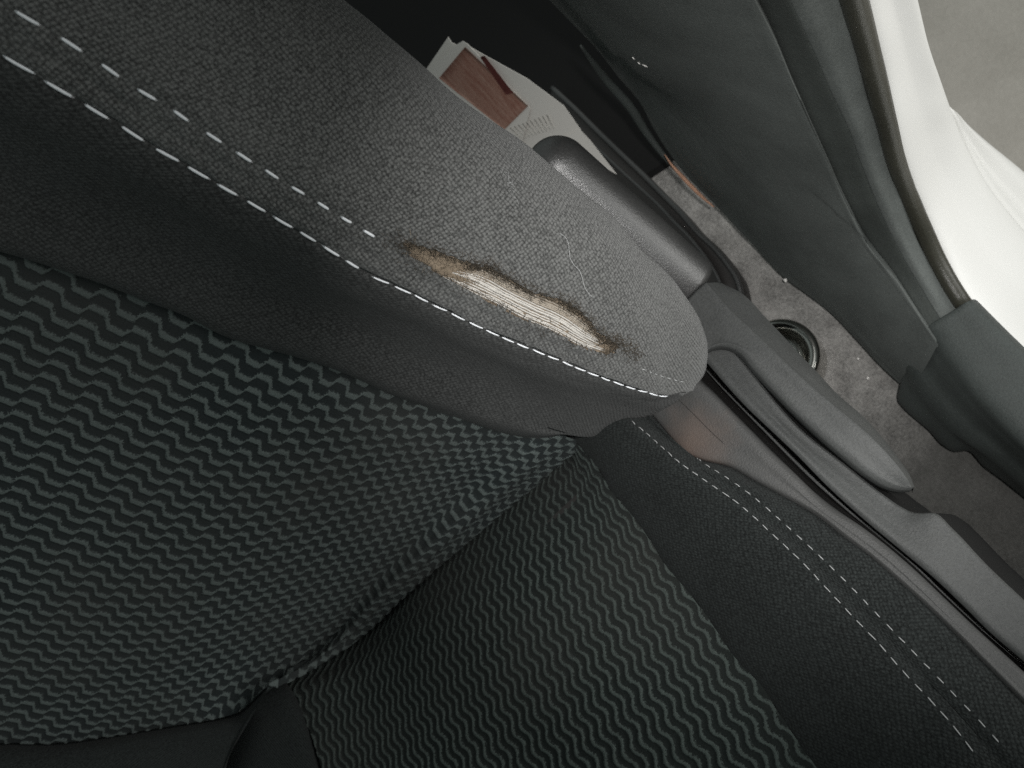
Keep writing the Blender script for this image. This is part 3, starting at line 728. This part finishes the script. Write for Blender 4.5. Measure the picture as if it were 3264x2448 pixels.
# plane of the leaflet
pa, pb, pc = P(1361, 224, .215), P(1480, 129, .235), P(1980, 575, .110)
pn = np.cross(pb - pa, pc - pa); pn /= np.linalg.norm(pn)
if pn @ (CAM - pa) < 0: pn = -pn
def PP(px, py, o=0.):
    d = ray(px, py); return CAM + d*(((pa - CAM) @ pn + o)/(d @ pn))
leaf = empty('leaflet', PP(1600, 320), 'folded white leaflet with a brown printed block tucked behind the seat', 'leaflet')
def poly_sheet(name, px, mat, off, th=.0005, lift=None):
    top = [PP(q[0], q[1], off + (lift[i] if lift else 0)) for i, q in enumerate(px)]; n = len(px)
    V = top + [p - pn*th for p in top]
    F = [tuple(range(n)), tuple(range(n, 2*n))[::-1]] + [(i, (i+1) % n, n+(i+1) % n, n+i) for i in range(n)]
    return adopt(mesh_obj(name, V, F, mat, None, smooth=False), leaf)
poly_sheet('cover_sheet', [(1340, 250), (1361, 222), (1455, 142), (1474, 131), (1490, 140), (1690, 345), (1660, 470), (1560, 420)], M['paper'], .0030)
poly_sheet('inner_sheet', [(1330, 262), (1428, 118), (1440, 136), (1530, 180), (1640, 460), (1500, 420)], M['paper'], .0000)
poly_sheet('inner_sheet', [(1500, 150), (1530, 168), (1679, 250), (1797, 337), (1822, 372), (1850, 412), (1872, 455), (1690, 560), (1620, 440)], M['paper'], .0012)
poly_sheet('curled_corner', [(1800, 440), (1848, 412), (1880, 446), (1966, 556), (1900, 520)], M['paper'], .0026, .0004, [0, .0005, .003, .010, .006])
for k in range(10):
    a_, b_ = (1624 + k*13, 408 - k*4.6), (1664 + k*11, 446 - k*4)
    sheet('printed_line', [PP(a_[0], a_[1], .0038), PP(a_[0]+3, a_[1]-1, .0038), PP(b_[0]+3, b_[1]-1, .0038), PP(b_[0], b_[1], .0038)], M['ink'], leaf, 3, 3, 0., .0002)
sheet('printed_block', [PP(1399, 249, .0038), PP(1482, 150, .0038), PP(1683, 338, .0038), PP(1607, 414, .0038)], M['print'], leaf, th=.0003)
sheet('printed_block', [PP(1530, 182, .0044), PP(1544, 178, .0044), PP(1636, 296, .0044), PP(1612, 302, .0044)], M['print_dark'], leaf, th=.0003)

# pale orange scrap at the foot of the pillar trim
sc = [P(2118, 492, .118), P(2140, 524, .110), P(2168, 556, .100), P(2212, 602, .086), P(2245, 634, .076), P(2276, 660, .068)]
path = spline(np.array(sc), 24); rr = .0022*np.clip(np.sin(np.linspace(.15, math.pi-.3, 24)), .2, 1)
tag(tube_obj('paper_scrap', path, rr, M['sliver'], None, 6), 'thin pale orange scrap sticking out under the pillar trim', 'scrap')

# black sheet further back, standing in for the rear footwell's shade
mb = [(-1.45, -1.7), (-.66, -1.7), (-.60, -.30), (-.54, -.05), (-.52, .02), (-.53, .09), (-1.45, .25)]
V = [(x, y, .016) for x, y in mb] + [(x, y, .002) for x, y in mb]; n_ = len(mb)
tag(mesh_obj('rear_shade_sheet', V, [tuple(range(n_))] + [(i, (i+1) % n_, n_+(i+1) % n_, n_+i) for i in range(n_)], M['mat'], smooth=False), 'black sheet standing in for the deep shade behind the seat', 'mat')  # added stand-in for shade, not a real mat

# ------------------------------------------------------------------ pillar trim, seal, sill trim, painted body
W0 = [(1600, -180), (1746, 0), (1811, 85), (1861, 149), (1945, 263), (2020, 348), (2070, 428), (2134, 512), (2200, 585), (2270, 650), (2400, 782), (2505, 890), (2560, 930), (2650, 1000), (2740, 1095), (2820, 1180), (2874, 1228)]
W0z = [.42, .34, .30, .265, .205, .160, .125, .095, .072, .055, .034, .022, .020, .019, .018, .018, .018]
W2 = [(2290, -250), (2350, -130), (2408, 0), (2472, 129), (2532, 273), (2592, 408), (2651, 537), (2711, 671), (2786, 805), (2860, 899), (2935, 1014), (2990, 1095)]
W2z = [.54, .50, .455, .405, .350, .296, .242, .185, .130, .112, .100, .098]
W4 = [(2400, -250), (2460, -130), (2517, 0), (2547, 65), (2602, 184), (2651, 298), (2706, 413), (2751, 537), (2805, 671), (2870, 805), (2950, 940), (3040, 1080)]
W4z = [.53, .49, .445, .42, .37, .325, .278, .225, .170, .128, .104, .098]
W5 = [(2610, -250), (2650, -130), (2686, 0), (2731, 164), (2771, 318), (2810, 423), (2840, 537), (2890, 671), (2945, 805), (3020, 905), (3105, 1050)]
W5z = [.50, .46, .415, .355, .295, .252, .205, .155, .118, .100, .096]
w0, w2, w4, w5 = [grow(zl(a, b), (.03, -.01, .28)) for a, b in ((W0, W0z), (W2, W2z), (W4, W4z), (W5, W5z))]
# step line that runs down across the panel
PT = [(1975, 199), (2020, 249), (2095, 303), (2169, 343), (2263, 393), (2363, 448), (2442, 490), (2560, 590)]
pill = empty('pillar_trim', (-.30, .09, .0), 'charcoal plastic trim panel covering the pillar behind the door opening', 'trim panel')
pl = [w0 + np.array([-.02, .01, -.01]), w0, mixl(w0, w2, .04) + np.array([0, 0, .004])]
for f in (.2, .4, .6, .8, .95): pl.append(mixl(w0, w2, f) + np.array([.007, -.007, 0])*math.sin(math.pi*f))
pl += [mixl(w0, w2, .992) + np.array([0, 0, -.0002]), w2 + np.array([-.001, 0, -.0006]), w2 + np.array([-.006, .003, -.001]), w2 + np.array([-.03, .012, 0])]
Gw, _ = surf(pl, 200, 150)
bnd = [w2 + np.array([-.016, .006, 0]), w2 + np.array([-.0085, .0042, 0]), mixl(w2, w4, .5) + np.array([-.004, .0015, 0]), w4 + np.array([-.0005, 0, 0]), w4 + np.array([-.012, .004, 0])]  # recess shade put in as a darker copy of the trim colour
Gd, _ = surf(bnd, 120, 40)
adopt(grid_obj('edge_band', Gd, M['band']), pill)['label'] = 'recessed band along the trim edge with its shade put into the colour'
rim_ = [w4 + np.array([-.006, .0015, 0]), w4 + np.array([.0003, .0003, .0005]), mixl(w4, w5, .10) + np.array([.0022, .0004, .0012]), mixl(w4, w5, .5) + np.array([.0030, .0004, .0015]), mixl(w4, w5, .92) + np.array([.0016, 0, .0005]), w5, w5 + np.array([-.012, .004, -.002])]
Gm, _ = surf(rim_, 120, 50)
adopt(grid_obj('edge_moulding', Gm, M['pillar']), pill)
Aw = proj(Gw.reshape(-1, 3)); Nw = normals(Gw)
pts_ = spline(np.array(PT, float), 60)
dmin = np.full(len(Aw), 1e9); side = np.zeros(len(Aw)); fr = np.zeros(len(Aw))
for i in range(59):
    a, b = pts_[i], pts_[i+1]; ab = b-a; tt = np.clip(((Aw-a)@ab)/(ab@ab), 0, 1); dv = Aw - a - tt[:, None]*ab; d = np.linalg.norm(dv, axis=1)
    s = np.sign(ab[0]*dv[:, 1] - ab[1]*dv[:, 0]); u = d < dmin; dmin[u] = d[u]; side[u] = s[u]; fr[u] = i/59.
sd = (side*dmin).reshape(Gw.shape[:2]); frr = fr.reshape(Gw.shape[:2])
endf = np.clip(1.15 - frr, 0, 1)*np.clip(1 - np.maximum(0, np.abs(sd) - 60)/260., 0, 1)
wdt = 6 + 70*frr**1.5
depth = -.0085*(1/(1 + np.exp(-np.clip(sd/wdt, -30, 30))))*endf
inner = np.linspace(0, 1, Gw.shape[0])[:, None]
Gw = Gw + Nw*depth[..., None]
pp = adopt(grid_obj('panel', Gw, M['pillar']), pill)
lipw = w0[4:10] + np.array([-.002, -.001, .002]); adopt(tube_obj('lip', spline(lipw, 40), .0042*np.sin(np.linspace(.25, math.pi-.25, 40)), M['sill'], None, 10), pill)
bvp = bvh_of(pp)
for q0_, q1_ in (((2016, 181), (2024, 190)), ((2034, 197), (2042, 206)), ((2046, 204), (2064, 213))):
    p0_, n0_ = on(bvp, *q0_, .0002); p1_, n1_ = on(bvp, *q1_, .0002)
    if p0_ and p1_:
        s_ = tube_obj('scuff_mark', [p0_, (p0_+p1_)/2 + Vector((.0002, 0, .0004)), p1_], [.0003, .0006, .0003], M['crumb'], None, 5); adopt(s_, pill)
# seal
SE = [(2650, -250), (2688, -130), (2722, 0), (2758, 130), (2794, 270), (2826, 395), (2856, 515), (2896, 625), (2942, 730), (2990, 835), (3050, 940), (3072, 972)]
SEz = [.49, .455, .410, .362, .310, .262, .213, .165, .132, .110, .099, .097]
se = grow(zl(SE, SEz), (.03, -.01, .28))
tag(tube_obj('door_seal', spline(se, 90), .0068, M['rubber'], None, 14), 'black rubber door seal running down between trim and white body', 'door seal')
# painted body
WL = [(2680, -250), (2715, -130), (2746, 0), (2781, 114), (2815, 249), (2845, 378), (2875, 497), (2910, 597), (2950, 686), (3014, 816), (3080, 950), (3130, 1005), (3200, 1066), (3300, 1170), (3450, 1320)]
WLz = [.48, .445, .400, .360, .310, .264, .215, .170, .135, .105, .088, .082, .078, .074, .070]
WR = [(2850, -250), (2890, -130), (2925, 0), (2960, 144), (2999, 259), (3034, 358), (3060, 425), (3089, 487), (3139, 577), (3208, 671), (3264, 736), (3360, 830), (3520, 980)]
WRz = [.44, .40, .352, .295, .240, .185, .155, .128, .092, .055, .030, .0, -.03]
wl, wr = [grow(zl(a, b), (.03, -.01, .28), (.35, 0, 0)) for a, b in ((WL, WLz), (WR, WRz))]
body = empty('car_bodyshell', (-.2, .2, 0.), 'white painted car body flange and rocker at the door opening', 'car body')
Gb, _ = surf([wl + np.array([-.02, -.008, -.01]), wl + np.array([0, -.003, 0]), mixl(wl, wr, .5) + np.array([.0015, .0008, .0005]), mixl(wl, wr, .93) + np.array([.0010, .0010, .0003]), wr, wr + np.array([-.012, .001, -.012]), wr + np.array([-.06, -.002, -.03])], 140, 60)
adopt(grid_obj('painted_pillar', Gb, M['paint']), body)
Q1 = [(2980, 300), (3034, 358), (3060, 425), (3089, 487), (3139, 577), (3208, 671), (3264, 736), (3360, 830), (3520, 980)]
Q3 = [(2985, 330), (3040, 361), (3085, 402), (3150, 459), (3205, 503), (3264, 552), (3350, 630), (3450, 720), (3600, 850)]
q1 = zl(Q1, [.175, .155, .125, .098, .062, .025, .0, -.03, -.06]); q3 = zl(Q3, [.15, .145, .118, .075, .040, .01, -.03, -.06, -.09])
q1, q3 = grow(q1, None, (.35, 0, 0)), grow(q3, None, (.35, 0, 0))
qm = mixl(q1, q3, .45, 30) + np.array([0, .0, -.006])
Gr, _ = surf([q1 + np.array([-.01, -.01, -.01]), q1, qm, mixl(q1, q3, .7, 30) + np.array([0, 0, .006]), q3, q3 + np.array([-.004, .004, -.012]), q3 + np.array([-.01, .006, -.20])], 90, 50)
adopt(grid_obj('rocker_panel', Gr, M['paint']), body)
# sill trim
S0 = [(2874, 1226), (2861, 1277), (2885, 1307), (2960, 1372), (3010, 1424), (3040, 1440), (3084, 1437), (3134, 1486), (3200, 1535), (3264, 1586), (3450, 1745)]
S1 = [(2876, 1160), (2915, 1235), (2990, 1330), (3070, 1405), (3130, 1445), (3200, 1502), (3300, 1590), (3480, 1725)]
S2 = [(2880, 1083), (2945, 1175), (3030, 1285), (3110, 1365), (3190, 1432), (3310, 1545), (3500, 1700)]
S3 = [(2960, 1040), (3040, 1150), (3120, 1260), (3200, 1350), (3320, 1470), (3520, 1640)]
S4 = [(3045, 990), (3130, 1095), (3205, 1190), (3285, 1280), (3400, 1400), (3550, 1545)]
S5 = [(3094, 959), (3183, 1049), (3264, 1128), (3400, 1260), (3570, 1430)]
s0, s1, s2, s3, s4, s5 = zl(S0, .016), zl(S1, .050), zl(S2, .068), zl(S3, .098), zl(S4, .104), zl(S5, .102)
s0, s1, s2, s3, s4, s5 = [grow(l, None, (.35, 0, 0)) for l in (s0, s1, s2, s3, s4, s5)]
Gs2, _ = surf([s0 + np.array([0, .004, -.02]), s0, mixl(s0, s1, .9), s1, mixl(s1, s2, .6) + np.array([0, 0, .002]), s2, mixl(s2, s3, .6), s3, s4, mixl(s4, s5, .8) + np.array([0, .001, .001]), s5, s5 + np.array([.0, .003, -.006]), s5 + np.array([0, .004, -.05])], 140, 110)
edge = Gs2[:, :1] + np.array([-.0015, 0, -.0015]); Gs2 = np.concatenate([edge + np.array([0, 0, -.02]), edge, Gs2], 1)
tag(grid_obj('sill_trim', Gs2, M['sill']), 'charcoal plastic sill cover with soft ribs beside the carpet', 'sill cover')

# ------------------------------------------------------------------ small loose things
th = [(1782, 744), (1800, 757), (1809, 775), (1812, 800), (1816, 825), (1826, 842), (1846, 864), (1853, 882), (1857, 898), (1864, 920), (1876, 936), (1892, 950)]
pth = [on(bv_full, q[0], q[1], .0006)[0] for q in spline(np.array(th, float), 40)]
tag(tube_obj('loose_thread', [p for p in pth if p], .00015, M['thread2'], None, 5), 'fine wavy white thread lying on the bolster above the tear', 'thread')
lint = fibres('lint', [(1600, 528), (1610, 560), (1626, 595), (1644, 628)], 46, .0014, .0042, .00011, M['thread2'], bv_full, .12, 5)
del lint['kind']; tag(lint, 'faint pale wisp of lint high on the bolster', 'lint')
def crumb(px, py, z, r, label):
    bm = bmesh.new(); bmesh.ops.create_icosphere(bm, subdivisions=2, radius=r)
    for v in bm.verts: v.co *= 1 + .5*noise.noise(v.co*900. + Vector((px, py, 0))); v.co.z *= .6
    me = bpy.data.meshes.new('crumb'); bm.to_mesh(me); bm.free(); me.materials.append(M['crumb'])
    o = link(bpy.data.objects.new('crumb', me)); o.location = P(px, py, z); tag(o, label, 'crumb', 'white crumbs round the sill')
crumb(2503, 893, .027, .0017, 'white crumb at the edge where carpet meets pillar trim')
crumb(2735, 1143, .004, .0011, 'tiny white crumb on the carpet between cap and sill')
crumb(2766, 1205, .004, .0014, 'white crumb on the carpet near its corner by the sill cover')
